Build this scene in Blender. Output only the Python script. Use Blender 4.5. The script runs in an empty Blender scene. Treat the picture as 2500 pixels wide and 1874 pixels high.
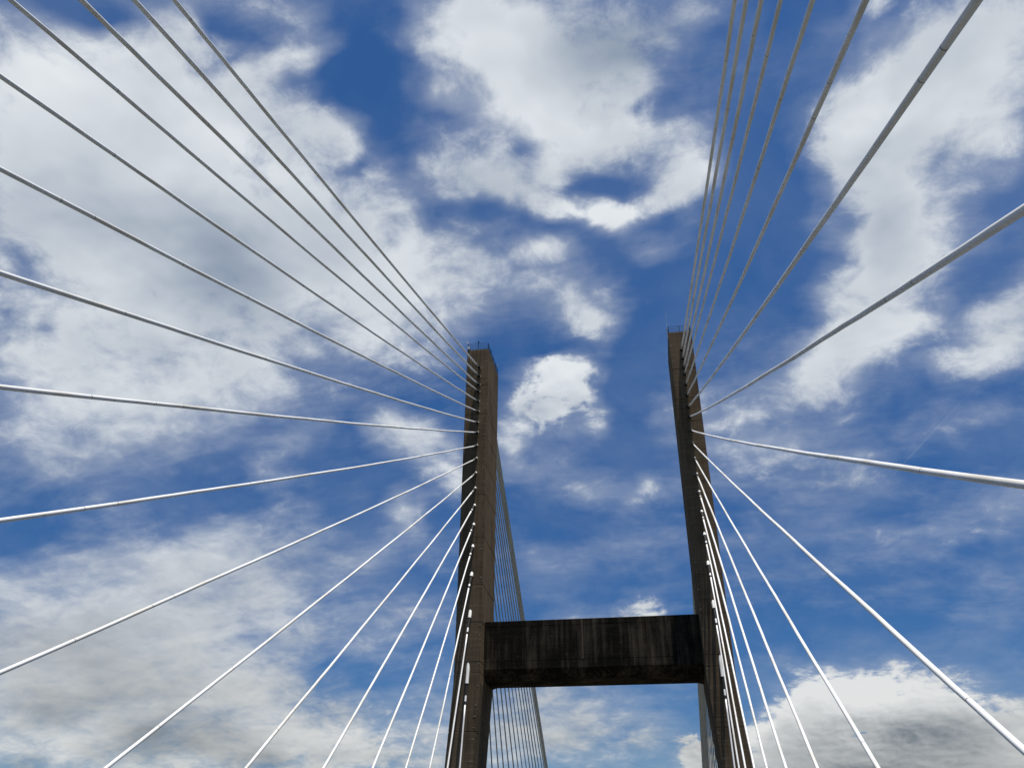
import bpy, bmesh, math, random
from mathutils import Vector, Matrix
random.seed(7)
C = bpy.context.scene.collection
SC = bpy.context.scene
R = math.radians

# ------------------------------------------------------------------ camera
EYE = 1.7                                   # eye height above the roadway
CAM = Vector((6.6106, 0.0, EYE))
RGT = Vector((0.9858592864854828, 0.1674350990292292, 0.006852361885286782))
UPV = Vector((0.08035041992255328, -0.5081969215342071, 0.8574845182050953))
FWD = Vector((-0.14705535443704207, 0.8448084851350791, 0.5144641349746052))
cd = bpy.data.cameras.new('camera')
cam = bpy.data.objects.new('camera', cd); C.objects.link(cam)
cd.sensor_fit = 'HORIZONTAL'; cd.sensor_width = 36.0
cd.lens = 36.0 * 1972.6574 / 2500.0
cd.clip_start = 0.05; cd.clip_end = 20000
cam.matrix_world = Matrix(((RGT.x, UPV.x, -FWD.x, CAM.x), (RGT.y, UPV.y, -FWD.y, CAM.y),
                           (RGT.z, UPV.z, -FWD.z, CAM.z), (0, 0, 0, 1)))
SC.camera = cam
SC.view_settings.view_transform = 'Standard'
SC.view_settings.look = 'None'
SC.view_settings.exposure = 0.45
SC.view_settings.gamma = 1.0

# ------------------------------------------------------------------ sun
SUN = Vector((1.38, -1.0, 11.4)).normalized()      # direction towards the sun
SUN_EL = math.asin(SUN.z); SUN_AZ = math.atan2(SUN.x, SUN.y)
sl = bpy.data.lights.new('sun', 'SUN'); sl.energy = 5.0; sl.angle = R(0.5); sl.color = (1.0, 0.955, 0.89)
sun = bpy.data.objects.new('sun', sl); C.objects.link(sun)
sun.rotation_euler = SUN.to_track_quat('Z', 'Y').to_euler(); sun.location = (0, 0, 200)

# ------------------------------------------------------------------ node helper
class G:
    def __init__(s, tree): s.t = tree; s.n = tree.nodes; s.l = tree.links
    def new(s, typ, **kw):
        n = s.n.new(typ)
        for k, v in kw.items(): setattr(n, k, v)
        return n
    def put(s, sock, v):
        if v is None: return
        if isinstance(v, bpy.types.NodeSocket): s.l.new(v, sock)
        else: sock.default_value = v
    def math(s, op, a, b=None, c=None, clamp=False):
        n = s.new('ShaderNodeMath', operation=op, use_clamp=clamp)
        s.put(n.inputs[0], a); s.put(n.inputs[1], b); s.put(n.inputs[2], c)
        return n.outputs[0]
    def vmath(s, op, a, b=None, out=0, scale=None):
        n = s.new('ShaderNodeVectorMath', operation=op)
        s.put(n.inputs[0], a); s.put(n.inputs[1], b)
        if scale is not None: s.put(n.inputs['Scale'], scale)
        return n.outputs[out]
    def rng(s, v, a, b, c=0.0, d=1.0, smooth=True):
        n = s.new('ShaderNodeMapRange', interpolation_type='SMOOTHSTEP' if smooth else 'LINEAR')
        for i, x in enumerate((v, a, b, c, d)): s.put(n.inputs[i], x)
        return n.outputs[0]
    def noise(s, vec, scale, detail=5, rough=0.55, dist=0.0, lac=2.0, out=0):
        n = s.new('ShaderNodeTexNoise')
        s.put(n.inputs['Vector'], vec); n.inputs['Scale'].default_value = scale
        n.inputs['Detail'].default_value = detail; n.inputs['Roughness'].default_value = rough
        n.inputs['Distortion'].default_value = dist; n.inputs['Lacunarity'].default_value = lac
        return n.outputs[out]
    def mapping(s, vec, loc=(0, 0, 0), rot=(0, 0, 0), scl=(1, 1, 1), typ='POINT'):
        n = s.new('ShaderNodeMapping', vector_type=typ); s.put(n.inputs[0], vec)
        n.inputs['Location'].default_value = loc; n.inputs['Rotation'].default_value = rot
        n.inputs['Scale'].default_value = scl
        return n.outputs[0]
    def mix(s, f, a, b, typ='MIX'):
        n = s.new('ShaderNodeMix', data_type='RGBA', blend_type=typ)
        s.put(n.inputs[0], f)
        for i, v in ((6, a), (7, b)):
            if isinstance(v, tuple) and len(v) == 3: v = v + (1.0,)
            s.put(n.inputs[i], v)
        return n.outputs[2]

# ------------------------------------------------------------------ sky
# The clouds live on a flat layer overhead: P = direction.xy / (direction.z + k).
KZ = 0.35
def sky_dir(x, y):                       # a bearing of the sky -> direction (survey of the real clouds)
    d = RGT * ((x - 1250) / 1972.6574) + UPV * (-(y - 937) / 1972.6574) + FWD
    return d.normalized()
def layer(x, y):
    d = sky_dir(x, y); return (d.x / (d.z + KZ), d.y / (d.z + KZ))
def ellipse(x, y, rx, ry, ang):
    """survey ellipse -> centre, axes and turn on the cloud layer"""
    a = R(ang); c, s_ = math.cos(a), math.sin(a)
    p0 = layer(x, y); h = 5.0
    px, py = layer(x + h, y), layer(x, y + h)
    J = Matrix((((px[0] - p0[0]) / h, (py[0] - p0[0]) / h), ((px[1] - p0[1]) / h, (py[1] - p0[1]) / h)))
    A = J @ Matrix(((c, -s_), (s_, c))) @ Matrix(((rx, 0), (0, ry)))
    S = A @ A.transposed()                # axes from the eigenvectors of A A^T
    th = 0.5 * math.atan2(2 * S[0][1], S[0][0] - S[1][1])
    m = (S[0][0] + S[1][1]) / 2; r_ = math.hypot((S[0][0] - S[1][1]) / 2, S[0][1])
    return p0, (math.sqrt(m + r_), math.sqrt(max(m - r_, 1e-9))), th

CLOUDS = [  # x, y, rx, ry, turn, weight
 (130,330,560,400,0,1.0),(430,480,560,360,35,.95),(300,720,540,330,10,.95),(720,580,430,300,38,.9),
 (950,690,330,220,42,.95),(1060,560,220,180,20,.6),(430,60,150,130,-30,.6),(330,190,330,170,30,.5),
 (120,930,420,170,-5,.75),(330,1040,460,140,-12,.85),(690,1110,160,80,-40,.6),(620,870,460,170,20,.6),(540,960,200,110,0,.3),
 (85,645,90,50,30,-.45),(112,812,50,60,0,-.5),(40,740,260,220,0,.4),(860,415,60,40,0,-.5),(210,15,170,55,10,-.8),(510,60,70,60,0,-.4),
 (700,135,180,80,-25,.9),(700,290,230,150,20,.75),(650,10,190,90,0,.75),(560,200,140,120,0,.4),(850,360,170,90,30,.4),
 (1150,40,190,150,0,.8),(1330,130,350,230,10,.82),(1560,70,360,170,-14,.75),(1690,30,120,70,-20,.4),
 (1290,240,300,200,40,.78),(1390,350,260,200,30,.66),(1060,215,130,75,15,.85),(1190,370,220,130,20,.5),
 (1100,420,200,110,10,.5),(1510,300,130,190,0,.5),(1640,310,160,130,-40,.8),(1690,420,150,110,-45,.75),
 (1590,470,210,70,-28,.85),(1440,522,200,60,4,1.0),(1290,480,150,90,-30,.65),(1190,450,190,90,10,.45),
 (1330,600,125,48,-5,.85),(1590,605,80,60,0,.6),(1560,205,70,110,30,.45),(1000,100,120,70,0,.3),
 (1385,690,200,110,10,.65),(1440,780,110,100,0,.8),(1240,600,120,60,0,-.25),(1285,390,60,120,15,-.45),(1230,520,120,50,-20,-.35),(1340,545,160,30,5,-.4),
 (1430,455,110,40,-8,-.42),(1500,440,90,40,-20,-.3),(1080,520,60,50,0,-.5),(1170,510,80,45,0,-.55),(1560,250,60,35,-45,-.5),
 (1210,660,200,90,0,.4),(1170,740,200,100,0,.42),(940,860,330,110,20,.35),
 (1295,935,95,85,0,.75),(1368,900,85,70,0,.85),(1425,950,80,85,0,.65),(1360,1005,150,80,0,.75),(1458,1035,65,65,0,.55),(1262,1005,65,70,0,.45),(1360,955,120,100,0,.3),(1340,845,160,26,0,-.5),(1510,940,50,120,0,-.4),(1238,1090,55,100,0,.5),(1400,1080,190,60,0,.2),
 (1040,1100,180,90,25,.9),(985,1250,90,100,0,.85),(1110,1190,90,90,0,.6),(980,1045,130,60,20,.65),
 (400,1400,760,230,-12,.55),(140,1600,520,280,0,.68),(640,1520,600,210,-15,.5),(300,1790,760,230,0,1.0),(450,1620,500,160,0,.3),
 (850,1830,520,180,0,.85),(600,1330,360,90,-15,.4),(640,1690,150,80,0,.5),(900,1560,240,110,-20,.4),
 (790,1640,200,90,-40,-.45),(980,1430,240,90,-30,-.25),(40,1300,170,80,0,-.4),(860,1260,420,110,-14,-.4),
 (2190,230,300,160,-32,1.0),(2090,350,230,160,10,1.05),(2370,150,300,280,0,.9),(2430,50,240,190,0,.75),
 (2280,430,240,250,20,.78),(2160,620,210,230,0,1.0),(2260,580,190,170,0,.5),(2080,820,220,150,-45,.95),
 (1970,905,220,100,-30,.75),(2230,780,320,80,-12,.7),(2440,330,130,150,0,.5),(2120,15,100,45,-25,.6),(2020,700,90,80,0,.4),
 (2470,800,260,130,-38,1.15),(2330,870,150,60,-20,.4),(1880,1010,370,110,-12,.6),(1870,1135,270,95,-10,.5),
 (2020,1190,260,70,-18,.6),(1720,960,170,110,0,.3),(2250,1060,300,80,-12,.4),(2420,1480,300,90,-14,.35),(2180,1555,420,85,3,-.75),(1830,1700,110,90,-40,-.5),
 (2130,1950,470,390,0,1.25),(1900,1810,170,150,0,.9),(2300,1780,280,170,10,.9),(2070,1700,170,100,0,.7),
 (2470,1860,230,160,0,.8),(1380,1790,440,140,-3,.8),(1300,1700,260,100,-5,.45),(1700,1880,80,100,0,1.2),(1720,1740,120,60,0,-.5),
 (1585,1495,110,80,0,.85),(1450,1520,170,55,0,.7),(1410,1180,35,20,0,.3),(1590,1175,40,30,0,.4),(1500,1210,150,60,0,.12),(1540,1235,110,40,-35,.25),
 (1350,1150,300,90,10,.4),(1500,1340,380,70,-8,.35),(2150,1340,380,80,-15,.35),(2400,1250,300,90,-10,.35),(1700,1130,200,150,0,.15),
 (900,170,170,190,0,-.6),(1830,560,150,290,20,-.55),(1600,720,160,160,0,-.35),(1560,900,110,150,0,-.35),(2420,640,120,100,0,-.35),
 (560,1190,420,70,-12,-.45),(900,1020,150,60,0,-.2),(1330,1290,300,60,0,-.15),
]
SHADE = [   # grey bellies (+) and sunlit parts (-)
 (120,520,330,170,10,.7),(520,620,280,140,25,.8),(640,780,320,110,15,.7),(1560,120,340,160,-10,1.2),(1480,60,240,130,0,.6),
 (330,850,260,100,0,.5),(200,1600,560,150,-5,.7),(500,1700,500,120,0,.4),(400,1790,280,70,-8,1.0),(120,1730,140,70,0,.6),(550,1840,380,80,0,.3),(640,1870,100,50,0,.9),(60,1866,90,40,0,.8),
 (2140,1890,420,140,0,1.2),(2270,1780,220,80,5,.7),(2010,1800,150,60,-20,.4),(2420,1800,160,130,0,.4),
 (1350,1760,420,90,0,.45),(2320,400,150,120,0,.5),(2170,560,130,130,0,.4),(1210,1100,60,100,0,.3),(1180,420,170,120,0,.5),(1300,990,90,50,0,.4),
 (700,280,200,150,0,.4),(2050,1170,300,100,0,.4),(2440,800,120,60,-35,.2),(600,1420,500,120,-10,.3),
 (1350,900,140,80,0,-.6),(2110,1680,380,75,6,-1.1),(1860,1750,140,60,-40,-.8),(1290,290,160,130,20,-.5),(620,370,300,70,35,-.4),
 (1460,520,180,50,4,-.6),(2150,290,200,80,-30,-.5),(120,1500,330,60,-10,-.2),(2060,330,120,80,0,-.4),(150,200,250,130,0,-.3),(980,640,200,120,40,-.3),
]
CRISP = [(1360,950,190,170,0,1.0),(2130,1800,540,290,0,1.2),(1590,1490,130,90,0,.9),(2120,300,280,160,-30,.5),(1700,1840,110,120,0,1.2),(1440,520,200,90,0,.5),(350,1520,950,520,-8,-1.3),(1350,1780,420,140,0,-.6)]

wd = bpy.data.worlds.new('World'); SC.world = wd; wd.use_nodes = True
t = wd.node_tree; t.nodes.clear(); g = G(t)
tc = g.new('ShaderNodeTexCoord')
dirv = tc.outputs['Generated']
sep = g.new('ShaderNodeSeparateXYZ'); g.put(sep.inputs[0], dirv)
zc = g.math('ADD', g.math('MAXIMUM', sep.outputs[2], 0.0), KZ)
cmb = g.new('ShaderNodeCombineXYZ')
g.put(cmb.inputs[0], g.math('DIVIDE', sep.outputs[0], zc)); g.put(cmb.inputs[1], g.math('DIVIDE', sep.outputs[1], zc))
P0 = cmb.outputs[0]
def warp(p, scale, amount, detail=3, off=(0, 0, 0)):
    q = g.vmath('ADD', p, off)
    n = g.noise(q, scale, detail, 0.55, out=1)
    n = g.vmath('SUBTRACT', n, (0.5, 0.5, 0.5))
    return g.vmath('ADD', p, g.vmath('MULTIPLY', n, (amount, amount, 0)))
PW = warp(P0, 6.0, 0.06, 2, (3.1, 1.7, 0.0))
PW = warp(PW, 19.0, 0.030, 2, (9.1, 4.7, 0.0))
def field(lst, vec, start=0.0):
    acc = start
    for (x, y, rx, ry, an, w) in lst:
        (cx, cy), (sx, sy), th = ellipse(x, y, rx, ry, an)
        m = g.mapping(vec, (cx, cy, 0), (0, 0, th), (sx, sy, 1.0), 'TEXTURE')
        gr = g.new('ShaderNodeTexGradient', gradient_type='SPHERICAL'); g.put(gr.inputs[0], m)
        acc = g.math('MULTIPLY_ADD', gr.outputs['Fac'], w, acc)
    return acc
F = field(CLOUDS, PW, -0.10)
SH = field(SHADE, warp(P0, 7.0, 0.09, 3, (5, 2, 0)), 0.0)
CR = field(CRISP, P0, 0.0)
# billows at several scales, plus thin streaks drawn out by the wind
PB = warp(P0, 9.0, 0.06, 2, (1.3, 8.1, 0.0))
def billow(vec, scale, detail):
    """rounded heads of cumulus: inverted cell distance, summed over octaves"""
    v = g.new('ShaderNodeTexVoronoi', feature='F1', normalize=True)
    g.put(v.inputs['Vector'], vec); v.inputs['Scale'].default_value = scale
    v.inputs['Detail'].default_value = detail; v.inputs['Roughness'].default_value = 0.55
    return g.math('MULTIPLY_ADD', v.outputs['Distance'], -1.0, 0.42)
def dens(off):
    p = g.vmath('ADD', PB, off)
    return g.math('SUBTRACT', g.noise(p, 7.5, 3, 0.55), 0.5), billow(p, 27.0, 3.0)
N1, V = dens((0, 0, 0))
m1, W = dens((0.004, -0.014, 0))              # the same field a little nearer the sun
N2 = g.math('SUBTRACT', g.noise(g.vmath('ADD', PB, (4, 4, 0)), 19.0, 11, 0.66), 0.5)
st = g.noise(g.mapping(warp(P0, 3.0, 0.12, 2), (0, 0, 0), (0, 0, R(24)), (3.0, 11.0, 1)), 1.5, 9, 0.62)
N3 = g.math('SUBTRACT', st, 0.5)
CRm = g.math('MINIMUM', CR, 1.0)
bw = g.math('MULTIPLY_ADD', g.math('MAXIMUM', CRm, 0.0), 1.0, 0.12)
def total(a_, c_): return g.math('MULTIPLY_ADD', c_, bw, g.math('MULTIPLY', a_, 1.25))
B0 = total(N1, V); B1 = total(m1, W)
FN = g.math('ADD', B0, g.math('MULTIPLY_ADD', N2, g.math('MULTIPLY_ADD', CRm, 0.55, 1.60), F))
dense = g.rng(FN, g.math('MULTIPLY_ADD', CRm, 0.10, 0.30), g.math('MULTIPLY_ADD', CRm, -0.36, 1.08))
FS = g.math('MULTIPLY_ADD', N3, 0.9, g.math('MULTIPLY_ADD', N1, 1.0, g.math('MULTIPLY_ADD', N2, 0.5, F)))
thin = g.math('MULTIPLY', g.rng(FS, -0.22, 0.90), g.math('MULTIPLY_ADD', CRm, -0.28, 0.43))
haze = g.math('MULTIPLY', g.rng(g.noise(g.vmath('ADD', P0, (2, 6, 0)), 3.2, 7, 0.6, 0.3), 0.36, 0.72), g.rng(sep.outputs[2], 0.15, 0.75, 0.15, 0.07))
clear = g.math('MULTIPLY', g.math('SUBTRACT', 1.0, thin), g.math('SUBTRACT', 1.0, haze))
cover = g.math('SUBTRACT', 1.0, g.math('MULTIPLY', g.math('SUBTRACT', 1.0, dense), clear))
trail = field([(2247, 1087, 200, 3.2, -47, 1.0)], P0)              # faint old contrail
cover = g.math('MAXIMUM', g.math('MULTIPLY', cover, 0.97), g.math('MULTIPLY_ADD', trail, 0.07, cover))
cover = g.math('MINIMUM', cover, 0.97)
# brightness: the side away from the sun and the thick middle turn grey, rims stay lit
sh = g.math('MULTIPLY_ADD', g.math('SUBTRACT', B1, B0), g.math('MULTIPLY_ADD', CRm, 0.1, 1.0), SH)
sh = g.math('MULTIPLY_ADD', g.rng(FN, 0.8, 2.2, 0.0, 1.0, False), 0.45, sh)
sh = g.math('MULTIPLY_ADD', N2, -0.6, sh)
sh = g.math('MULTIPLY_ADD', g.rng(g.noise(g.vmath('ADD', P0, (7, 1, 0)), 5.0, 4, 0.5), 0.35, 0.7), 0.48, sh)
shade = g.rng(sh, -0.25, 1.75, 0.0, 1.0, False)
low = g.rng(sep.outputs[2], 0.05, 0.42, 1.0, 0.0)               # clouds near the horizon are warmer
lit = g.mix(low, (0.82, 0.86, 0.89), (0.80, 0.81, 0.79))
grey = g.mix(low, (0.20, 0.27, 0.385), (0.15, 0.175, 0.195))
ccol = g.mix(shade, lit, grey)
skyn = g.new('ShaderNodeTexSky', sky_type='NISHITA')
skyn.sun_disc = False; skyn.sun_elevation = SUN_EL; skyn.sun_rotation = SUN_AZ
skyn.altitude = 0.0; skyn.air_density = 1.0; skyn.dust_density = 0.3; skyn.ozone_density = 4.0
hs = g.new('ShaderNodeHueSaturation'); g.put(hs.inputs['Color'], skyn.outputs[0])
hs.inputs['Saturation'].default_value = 1.22; hs.inputs['Hue'].default_value = 0.5; hs.inputs['Value'].default_value = 1.0
bg1 = g.new('ShaderNodeBackground'); tint = g.mix(g.rng(sep.outputs[2], 0.05, 0.75), (0.53, 0.74, 0.99), (0.88, 1.07, 1.25))
g.put(bg1.inputs[0], g.mix(1.0, hs.outputs[0], tint, 'MULTIPLY')); bg1.inputs[1].default_value = 0.052
bg2 = g.new('ShaderNodeBackground'); g.put(bg2.inputs[0], ccol); bg2.inputs[1].default_value = 0.70
above = g.rng(sep.outputs[2], -0.02, 0.02)
mx = g.new('ShaderNodeMixShader'); g.put(mx.inputs[0], g.math('MULTIPLY', cover, above))
g.l.new(bg1.outputs[0], mx.inputs[1]); g.l.new(bg2.outputs[0], mx.inputs[2])
wo = g.new('ShaderNodeOutputWorld'); g.l.new(mx.outputs[0], wo.inputs[0])

# ------------------------------------------------------------------ materials
def mat(name, rough=0.6, spec=0.3):
    m = bpy.data.materials.new(name); m.use_nodes = True
    gg = G(m.node_tree); b = m.node_tree.nodes['Principled BSDF']
    b.inputs['Roughness'].default_value = rough; b.inputs['Specular IOR Level'].default_value = spec
    return m, gg, b
def concrete(name, base, dark, streak, blotch, seed, lo=.40, hi=.66, lines=.38):
    """weathered grey-brown concrete: board lines, run-off streaks, mildew and pale patches"""
    m, q, b = mat(name, 0.95, 0.03)
    co = q.vmath('ADD', q.new('ShaderNodeTexCoord').outputs['Object'], (seed, seed * 2, 0))
    big = q.noise(q.mapping(co, scl=(.35, .35, .16)), 1.0, 6, .6)
    run = q.noise(q.mapping(co, scl=(2.6, 2.6, .10)), 1.0, 8, .68)
    fine = q.noise(co, 9.0, 6, .65)
    board = q.noise(q.mapping(co, scl=(.25, .25, 7.0)), 1.0, 3, .6)
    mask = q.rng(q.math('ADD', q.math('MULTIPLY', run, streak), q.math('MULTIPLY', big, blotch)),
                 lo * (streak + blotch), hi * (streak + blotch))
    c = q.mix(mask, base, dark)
    c = q.mix(q.math('MULTIPLY', q.rng(fine, .35, .75), .45), c, tuple(v * .55 for v in base))
    c = q.mix(q.math('MULTIPLY', q.rng(board, .52, .72), lines), c, tuple(v * 1.5 for v in base))
    vo = q.new('ShaderNodeTexVoronoi'); q.put(vo.inputs['Vector'], q.mapping(co, scl=(.75, .75, .75))); vo.inputs['Scale'].default_value = 1.0
    spot = q.rng(q.math('ADD', vo.outputs['Distance'], q.math('MULTIPLY', fine, .10)), .09, .15, 1.0, 0.0)
    c = q.mix(q.math('MULTIPLY', spot, .18), c, tuple(min(1, v * 2.2) for v in base))
    q.put(b.inputs['Base Color'], c)
    bp = q.new('ShaderNodeBump'); bp.inputs['Strength'].default_value = .35; bp.inputs['Distance'].default_value = .03
    q.put(bp.inputs['Height'], q.math('ADD', fine, board)); q.put(b.inputs['Normal'], bp.outputs[0])
    return m
M_LEG = concrete('leg_concrete', (.170, .124, .076), (.074, .053, .033), .8, .7, 3.1)
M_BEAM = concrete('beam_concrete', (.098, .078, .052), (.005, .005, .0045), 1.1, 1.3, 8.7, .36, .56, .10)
M_PATCH = concrete('patched_concrete', (.26, .225, .17), (.14, .115, .08), .4, .9, 5.2)
M_DECK = concrete('deck_concrete', (.16, .15, .13), (.12, .11, .095), .3, .8, 1.0)
def cable_paint(name, base, dirt, rough=.42):
    m, q, b = mat(name, rough, .4)
    co = q.new('ShaderNodeTexCoord').outputs['Object']
    n = q.noise(q.mapping(co, scl=(1, .25, .25)), 1.3, 4, .55)
    c = q.mix(q.rng(n, .42, .72), base, dirt)
    n2 = q.noise(co, 24.0, 4, .7)
    c = q.mix(q.math('MULTIPLY', q.rng(n2, .58, .8), .15), c, tuple(v * .8 for v in dirt))
    q.put(b.inputs['Base Color'], c)
    return m
M_CABLE = cable_paint('white_cable_sheath', (.70, .70, .68), (.54, .51, .44))
M_FAR = cable_paint('grey_cable_sheath', (.42, .42, .37), (.31, .30, .255))
M_PIPE = cable_paint('guide_pipe_paint', (.74, .75, .71), (.55, .52, .46), .5)
def plain(name, col, rough=.5, metal=0., spec=.3):
    m, q, b = mat(name, rough, spec)
    n = q.noise(q.new('ShaderNodeTexCoord').outputs['Object'], 6.0, 4, .6)
    q.put(b.inputs['Base Color'], q.mix(q.rng(n, .3, .7), col, tuple(v * .65 for v in col)))
    b.inputs['Metallic'].default_value = metal
    return m
M_RUBBER = plain('black_rubber', (.012, .012, .012), .75)
M_JOINT = plain('sheath_joint', (.13, .13, .12), .8)
M_RAIL = plain('railing_paint', (.006, .009, .020), .7, 0., .1)
M_WHITE = plain('white_housing', (.70, .72, .72), .5)
M_ALU = plain('aluminium', (.60, .66, .74), .35, .6)
M_RUST = plain('rusty_steel', (.16, .06, .02), .8)
M_STREAK = plain('streaked_pipe', (.13, .095, .065), .9, 0., .05)
M_ASPH = plain('asphalt', (.058, .055, .050), .9)
m, q, b = mat('river_water', .15, .5); b.inputs['Base Color'].default_value = (.035, .035, .02, 1); M_WATER = m
bp = q.new('ShaderNodeBump'); bp.inputs['Strength'].default_value = .4
q.put(bp.inputs['Height'], q.noise(q.new('ShaderNodeTexCoord').outputs['Object'], .35, 6, .6)); q.put(b.inputs['Normal'], bp.outputs[0])

# ------------------------------------------------------------------ object helpers
def mesh_obj(name, verts, faces, mats, parent=None, mi=None, smooth=False, loc=None):
    me = bpy.data.meshes.new(name); me.from_pydata([tuple(v) for v in verts], [], faces)
    for mm in (mats if isinstance(mats, (list, tuple)) else [mats]): me.materials.append(mm)
    if mi: me.polygons.foreach_set('material_index', mi)
    if smooth: me.polygons.foreach_set('use_smooth', [True] * len(me.polygons))
    me.update()
    o = bpy.data.objects.new(name, me); C.objects.link(o)
    if parent is not None: o.parent = parent
    if loc is not None: o.location = loc
    return o
def thing(name, loc, label, cat, group=None):
    o = bpy.data.objects.new(name, None); C.objects.link(o); o.location = loc; o.empty_display_size = .5
    o['label'] = label; o['category'] = cat
    if group: o['group'] = group
    return o
class MB:
    def __init__(s): s.v = []; s.f = []
    def box(s, x0, x1, y0, y1, z0, z1):
        i = len(s.v)
        s.v += [Vector(p) for p in ((x0, y0, z0), (x1, y0, z0), (x1, y1, z0), (x0, y1, z0), (x0, y0, z1), (x1, y0, z1), (x1, y1, z1), (x0, y1, z1))]
        s.f += [tuple(i + k for k in q_) for q_ in ((3, 2, 1, 0), (4, 5, 6, 7), (0, 1, 5, 4), (1, 2, 6, 5), (2, 3, 7, 6), (3, 0, 4, 7))]
    def tube(s, a, b_, r, n=8, r2=None):
        a = Vector(a); b_ = Vector(b_); d = (b_ - a).normalized()
        u = d.orthogonal().normalized(); w = d.cross(u); i = len(s.v); r2 = r if r2 is None else r2
        for p, rr in ((a, r), (b_, r2)):
            for k in range(n):
                an = 2 * math.pi * k / n; s.v.append(p + (u * math.cos(an) + w * math.sin(an)) * rr)
        for k in range(n):
            k2 = (k + 1) % n; s.f.append((i + k, i + k2, i + n + k2, i + n + k))
        s.f.append(tuple(i + k for k in reversed(range(n)))); s.f.append(tuple(i + n + k for k in range(n)))
    def build(s, name, m_, parent=None, smooth=False): return mesh_obj(name, s.v, s.f, m_, parent, None, smooth)

# ------------------------------------------------------------------ setting
def plane(name, x0, x1, y0, y1, z, m_):
    o = mesh_obj(name, [(x0, y0, z), (x1, y0, z), (x1, y1, z), (x0, y1, z)], [(0, 1, 2, 3)], m_)
    o['kind'] = 'structure'; return o
plane('river', -6000, 6000, -6000, 6000, -56.0, M_WATER)
mb = MB(); mb.box(-12.5, 12.5, -240, 320, -.45, 0.0); mb.box(-13.4, -12.5, -240, 320, -1.9, .12); mb.box(12.5, 13.4, -240, 320, -1.9, .12)
o = mb.build('road_deck', M_DECK); o['kind'] = 'structure'
plane('road', -11.2, 11.2, -240, 320, .006, M_ASPH)

# ------------------------------------------------------------------ pylon
PY = 87.93                                    # front face of the legs
PD = 7.0                                      # depth of the legs
py = thing('bridge_pylon', (0, PY, 0), 'dark weathered H shaped concrete bridge tower with two legs and a crossbeam', 'bridge tower')
JOINTS = [53.75, 49.5, 46.3, 42.45, 38.48, 33.13, 27.48, 23.33, 19.1, 17.93, 12.13, 6.5, 0.5, -6, -14, -22, -30, -38, -46]
TOP = 59.3; KINK = 16.9
def leg(side, xi, xo, name='leg'):
    """xi, xo: inner and outer x of the vertical part"""
    zs = []
    for j in JOINTS: zs += [(j + .06, 0), (j + .022, .035), (j - .022, .035), (j - .06, 0)]
    zs += [(TOP, .03), (TOP - .05, 0), (TOP - .55, 0), (KINK, 0), (-57.7, 0)]
    # pour the leg in lifts: intermediate rings keep the faces slightly uneven
    zs = sorted(zs, reverse=True)
    verts, faces = [], []
    ch = .035
    rnd = random.Random(3 + side)
    for (z, ins) in zs:
        fl = max(0.0, KINK - z) * .070
        a = xi + side * fl; b_ = xo + side * fl
        lo, hi_ = min(a, b_) + ins, max(a, b_) - ins
        y0, y1 = ins, PD - ins
        j = rnd.uniform(-.006, .006)
        ring = [(lo + ch, y0 + j), (hi_ - ch, y0 + j), (hi_, y0 + ch), (hi_, y1 - ch), (hi_ - ch, y1), (lo + ch, y1), (lo, y1 - ch), (lo, y0 + ch)]
        verts += [Vector((x, y, z + EYE)) for x, y in ring]
    n = 8; R_ = len(zs)
    for i in range(R_ - 1):
        for k in range(n):
            k2 = (k + 1) % n
            faces.append((i * n + k, (i + 1) * n + k, (i + 1) * n + k2, i * n + k2))
    faces.append(tuple(range(n))); faces.append(tuple((R_ - 1) * n + k for k in reversed(range(n))))
    mi = [0] * len(faces)
    # pale mortar patches over the form ties near the inner corner
    z = TOP - 2.0
    while z > -2:
        xx = xi + side * (.22 + rnd.uniform(-.04, .05)) + side * max(0.0, KINK - z) * .070
        w, h = rnd.uniform(.07, .16), rnd.uniform(.04, .10); i = len(verts)
        for yy, k in ((-.010, .8), (.01, 1.0)):
            verts += [Vector((xx + a * w * k, yy, z + b2 * h * k + EYE)) for a, b2 in ((-1, -.6), (.2, -1), (1, -.4), (.9, .7), (-.3, 1), (-1, .5))]
        faces.append(tuple(i + k for k in range(6))); mi.append(1)
        for k in range(6): faces.append((i + k, i + 6 + k, i + 6 + (k + 1) % 6, i + (k + 1) % 6)); mi.append(1)
        z -= rnd.choice((1.1, 1.9, 2.1, 2.3))
    return mesh_obj(name, verts, faces, [M_LEG, M_PATCH], py, mi)
legL = leg(-1, -11.88, -14.78); legR = leg(1, 11.62, 14.57)

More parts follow.
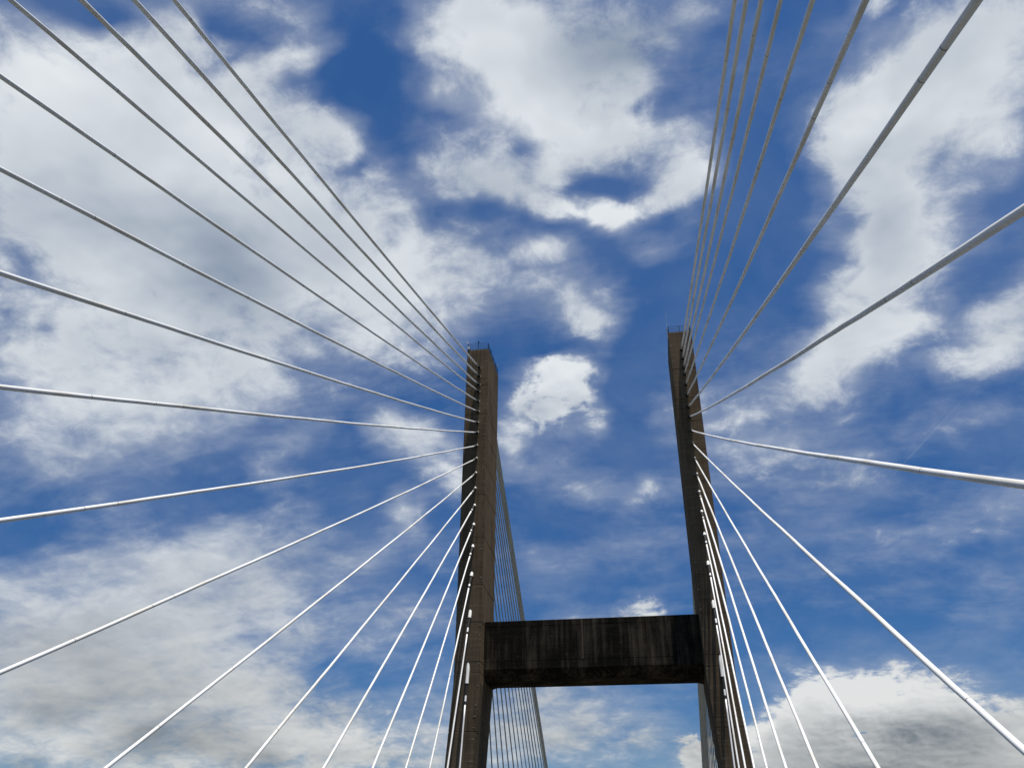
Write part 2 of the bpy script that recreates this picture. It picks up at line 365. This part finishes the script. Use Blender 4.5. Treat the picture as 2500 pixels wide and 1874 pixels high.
# crossbeam: front face set back from the legs, underside sloping down to the rear, small fillets at the ends
bz1, bz0, br0 = 23.72 + EYE, 18.55 + EYE, 17.62 + EYE
yf, yb = 1.62, 6.98
def beam():
    verts, faces = [], []
    xl, xr = -12.05, 11.85
    def section(x, drop=0.0):
        pts = [(yf + .03, bz1), (yf, bz1 - .03)]
        for j in (bz1 - .65, bz0 + .82):
            pts += [(yf, j + .05), (yf + .035, j + .025), (yf + .035, j - .025), (yf, j - .05)]
        pts += [(yf, bz0 + .03 - drop), (yf + .03, bz0 - drop), (yf + 1.3, br0 - drop), (yb, br0 - drop), (yb, bz1)]
        return [Vector((x, y, z)) for y, z in pts]
    st_ = [(xl, .55), (xl + .42, .20), (xl + .62, .06), (xl + .85, 0), (-8, 0), (-4, 0), (0, 0), (4, 0), (8, 0), (xr - .85, 0), (xr - .62, .06), (xr - .42, .20), (xr, .55)]
    n = None
    for x, d in st_:
        s_ = section(x, 0.0)
        # the fillet lowers the soffit only
        for i in range(len(s_) - 4, len(s_) - 1): s_[i].z -= d * .45 if i > len(s_) - 4 else 0
        n = len(s_); verts += s_
    for i in range(len(st_) - 1):
        for k in range(n):
            k2 = (k + 1) % n
            faces.append((i * n + k, i * n + k2, (i + 1) * n + k2, (i + 1) * n + k))
    faces.append(tuple(reversed(range(n)))); faces.append(tuple((len(st_) - 1) * n + k for k in range(n)))
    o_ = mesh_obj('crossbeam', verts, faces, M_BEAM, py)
    return o_
beam_o = beam()
bmx = MB(); bmx.box(-1.05, -.90, yf - .02, yf + .02, bz0 + .9, bz1 - .02)
o = bmx.build('vent_pipe', M_STREAK, beam_o)

# railings on both leg tops
def railing(x0, x1, parent):
    z0 = TOP + EYE; mb_ = MB(); y0, y1 = .12, PD - .12
    x0, x1 = min(x0, x1) + .10, max(x0, x1) - .10
    for dz in (.32, .66, 1.0):
        for a, b_ in (((x0, y0), (x1, y0)), ((x1, y0), (x1, y1)), ((x1, y1), (x0, y1)), ((x0, y1), (x0, y0))):
            mb_.tube((a[0], a[1], z0 + dz), (b_[0], b_[1], z0 + dz), .027)
    posts = [(x0, y0), ((x0 + x1) / 2, y0), (x1, y0), (x0, y1), (x1, y1), ((x0 + x1) / 2, y1)]
    for k in (1, 2, 3): posts += [(x0, y0 + (y1 - y0) * k / 4), (x1, y0 + (y1 - y0) * k / 4)]
    for x, y in posts:
        mb_.tube((x, y, z0 - .02), (x, y, z0 + 1.03), .034)
        mb_.box(x - .08, x + .08, y - .08, y + .08, z0 - .01, z0 + .025)
    mb_.box(x0 - .02, x1 + .02, y0 - .03, y0 - .005, z0 + .0, z0 + .10)
    return mb_.build('railing', M_RAIL, parent)
railing(-14.78, -11.88, legL); railing(11.62, 14.57, legR)

# lamps and the rod on top
def lamp(x, y, z, label, s=1.0, tilt=0.0, box_=False):
    t_ = thing('floodlight', (x, PY + y, z), label, 'light', 'small lamps on the railing of the left leg')
    a = MB(); a.tube((0, 0, 0), (0, 0, .16 * s), .025); a.build('stem', M_RAIL, t_)
    a = MB(); a.tube((0, 0, .16 * s), (.02, -.02 * s, .24 * s), .05 * s, 10, .11 * s); a.tube((.02, -.02 * s, .24 * s), (.03, -.03 * s, .36 * s), .11 * s, 10, .09 * s)
    h = a.build('lamp_head', M_RAIL if not box_ else M_WHITE, t_); t_.rotation_euler = (0, tilt, 0)
    return t_
zt = TOP + EYE
lamp(-14.68, .12, zt + 1.0, 'small pale lamp on the outer corner of the left railing', 1.1, R(-35), True)
lamp(-13.33, .12, zt + 1.0, 'small dark lamp on the middle post of the left railing', 1.0, 0)
lamp(-11.86, 5.2, zt + .35, 'small pale lamp hung outside the inner side of the left railing', 1.1, R(60), True)
t_ = thing('junction_box', (-14.62, PY + .05, zt + .12), 'white box standing at the outer corner of the left leg top', 'box')
a = MB(); a.box(-.13, .13, -.12, .12, .06, .50); a.build('case', M_WHITE, t_)
a = MB(); a.box(-.10, .10, -.10, .10, -.12, .06); a.build('bracket', M_RUST, t_)
t_ = thing('lightning_rod', (11.55, PY + .02, zt - .9), 'thin pale lightning rod on the inner corner of the right leg top', 'lightning rod')
a = MB(); pts = [(0, 0, 0), (0, 0, 1.6), (.05, 0, 2.3), (.0, 0, 2.55), (.06, 0, 3.3), (.02, 0, 3.6), (.05, 0, 4.3)]
for i in range(len(pts) - 1): a.tube(pts[i], pts[i + 1], .042 - .004 * i, 8)
a.tube((.06, 0, 3.25), (.13, 0, 3.4), .02); a.tube((.13, 0, 3.4), (.05, 0, 3.55), .02)
a.build('rod', M_ALU, t_)
for zz in (.05, .85, 1.35):
    a = MB(); a.box(-.10, .10, -.03, .05, zz, zz + .08); a.build('clamp', M_RAIL, t_)

# ------------------------------------------------------------------ stay cables
ZA = [56.357, 55.071, 53.776, 52.797, 51.315, 49.841, 48.269, 46.872, 45.043, 43.264, 41.307, 39.296, 37.079, 34.671, 32.01, 28.7, 24.309, 18.305]
S0, DS, DS2, GSAG, XT, LEAN, ZREF = 5.74580344, 7.23547953, 4.19067140, 1.72831067e-4, 25.9198237, 5.72427554e-3, 66.829618
DIA = [.215, .215, .21, .175, .17, .175, .185, .17, .16, .147, .150, .163, .175, .172, .165, .165, .165, .165]
ORD = ['first', 'second', 'third', 'fourth', 'fifth', 'sixth', 'seventh', 'eighth', 'ninth', 'tenth', 'eleventh', 'twelfth',
       'thirteenth', 'fourteenth', 'fifteenth', 'sixteenth', 'seventeenth', 'eighteenth']
BACK = [81.0, 80.0, 78.4, 76.3, 72.8, 67.5, 63.0, 58.4, 54.0, 49.2, 43.9, 39.0, 33.9, 28.5, 23.0, 18.0, 12.3, 7.1]

def sweep(pts, rad, n, marks=()):
    """tube through pts; marks = indices of segments that are joints (second material, slightly recessed)"""
    verts, faces, mi = [], [], []
    d0 = (pts[-1] - pts[0]).normalized(); side = Vector((0, 0, 1)).cross(d0).normalized()
    for i, p in enumerate(pts):
        d = (pts[min(i + 1, len(pts) - 1)] - pts[max(i - 1, 0)]).normalized()
        u = (side - d * side.dot(d)).normalized(); w = d.cross(u)
        r = rad(i) if callable(rad) else rad
        for k in range(n):
            an = 2 * math.pi * k / n; verts.append(p + (u * math.cos(an) + w * math.sin(an)) * r)
    for i in range(len(pts) - 1):
        for k in range(n):
            k2 = (k + 1) % n
            faces.append((i * n + k, i * n + k2, (i + 1) * n + k2, (i + 1) * n + k)); mi.append(1 if i in marks else 0)
    faces.append(tuple(reversed(range(n)))); mi.append(0)
    faces.append(tuple((len(pts) - 1) * n + k for k in range(n))); mi.append(0)
    return verts, faces, mi

def stay(k, side, far=False):
    z = ZA[k]
    if not far:
        s = S0 + DS * (17 - k) + DS2 * (17 - k) ** 2 / 17.0
        A = Vector((side * (XT / 2 + LEAN * (ZREF - z)), PY, z + EYE)); B = Vector((side * 13.0, PY - s, -3 + EYE))
    else:
        s = BACK[k]
        A = Vector((side * 13.05, PY + PD, z + EYE)); B = Vector((side * 13.0, PY + PD + s, -3 + EYE))
    r = DIA[k] / 2 * (.94 if far else 1.0)
    Lc = (B - A).length; ch = B - A; c = s / Lc; dr = ch.normalized()
    rnd = random.Random(k * 7 + (side > 0) * 100 + far * 1000)
    def P(l):                                   # point at chord distance l
        tt = l / Lc; p = A + ch * tt; p = p.copy(); p.z -= GSAG / c * (tt * s) * (s - tt * s); return p
    lname = 'left' if side < 0 else 'right'
    if far:
        lab = 'grey stay cable, %s from the top of the far fan behind the %s leg' % (ORD[k], lname)
        grp = 'far stay cables behind the %s leg' % lname
    else:
        lab = 'white stay cable, %s from the top of the near fan on the %s leg' % (ORD[k], lname)
        grp = 'near stay cables of the %s leg' % lname
    root = thing('stay_cable', A, lab, 'stay cable', grp)
    mouth = {17: 1.65, 16: .75, 15: .45}.get(k, .38); sc = {17: 3.15, 16: 2.3, 15: 1.9}.get(k, 1.7)
    if far: mouth, sc = .5, 1.6
    start = (sc + {17: .62, 16: .52}.get(k, .40)) if not far else .3
    n = 10 if far else 20
    # stations along the sheath, with joints every dozen metres
    st_ = [start]; joints = []
    l = start + rnd.uniform(6, 14)
    if far:
        st_ += [start + (Lc - start) * i / 14 for i in range(1, 15)]
    else:
        while l < Lc - 1:
            joints.append(l)
            if rnd.random() < .35: joints.append(l + rnd.uniform(1.2, 2.4))
            l += rnd.choice((6.1, 12.2, 12.2, 9.0))
        cand = sorted([(start + i * 1.5, 0) for i in range(1, int((Lc - start) / 1.5))] + [(j, 1) for j in joints])
        last = start
        for v, isj in cand:
            if isj:
                st_ += [v - .016, v + .016]; last = v
            elif v - last > .6 and all(abs(v - j) > .5 for j in joints): st_.append(v); last = v
        st_.append(Lc)
    st_ = sorted(st_)
    marks = set(i for i in range(len(st_) - 1) if st_[i + 1] - st_[i] < .05)
    # slightly wavy sheath, as wrapped pipe is
    pts = []; ph = [rnd.uniform(0, 6.28) for _ in range(4)]
    for v in st_:
        p = P(v) - A
        if not far:
            w = .006 * math.sin(v * .5 + ph[0]) + .003 * math.sin(v * 1.7 + ph[1]); w2 = .008 * math.sin(v * .45 + ph[2]) + .003 * math.sin(v * 1.9 + ph[3])
            p = p + Vector((w, 0, w2))
        pts.append(p)
    jr = [r * rnd.uniform(.975, 1.02) for _ in range(len(joints) + 2)]
    def rad(i):
        v = st_[i]
        return jr[sum(1 for j in joints if j < v)] if i not in marks and (i - 1) not in marks else r * .985
    vv, ff, mi = sweep(pts, rad, n, marks)
    sheath = mesh_obj('sheath', vv, ff, [M_FAR if far else M_CABLE, M_JOINT], root, mi, True)
    d = (P(1.0) - P(0.0)).normalized()
    def cone(name, l0, l1, r0, r1, m_, nn=20, rings=None, par=None):
        ls = [(l0, r0), (l1, r1)] if rings is None else rings
        pp = [d * a_[0] for a_ in ls]
        V, Fc, _ = sweep(pp, lambda i: ls[i][1], nn)
        return mesh_obj(name, V, Fc, m_, par or root, None, False)
    if not far:
        gp = .185
        cone('guide_pipe', 0, 0, 0, 0, M_PIPE, 24, [(-1.2, gp), (mouth - .06, gp)])
        cone('flange', 0, 0, 0, 0, M_RUBBER, 24, [(mouth - .06, gp + .018), (mouth + .03, gp + .018)])
        cone('rubber_boot', 0, 0, 0, 0, M_RUBBER, 20, [(mouth + .03, gp - .01), (mouth + (sc - mouth) * .4, gp - .05), (sc - .30, r + .03)])
        cone('sleeve', 0, 0, 0, 0, M_CABLE, 20, [(sc - {17: .42, 16: .32}.get(k, .22), r + .006), (sc - .2, r + .02), (sc + {17: .36, 16: .30}.get(k, .18), r + .02)])
        cone('clamp_ring', 0, 0, 0, 0, M_RUBBER, 20, [(sc + {17: .36, 16: .30}.get(k, .18), r + .03), (start + .03, r + .03)])
        # the strand core under the sleeve and ring
        cone('strand', 0, 0, 0, 0, M_RUBBER, 12, [(sc - .4, r * .8), (start + .05, r * .8)])
    else:
        cone('guide_pipe', 0, 0, 0, 0, M_PIPE, 12, [(-.8, .17), (mouth, .17)])
    return root
for side in (-1, 1):
    for k in range(18): stay(k, side)
for side in (-1, 1):
    for k in range(18): stay(k, side, True)
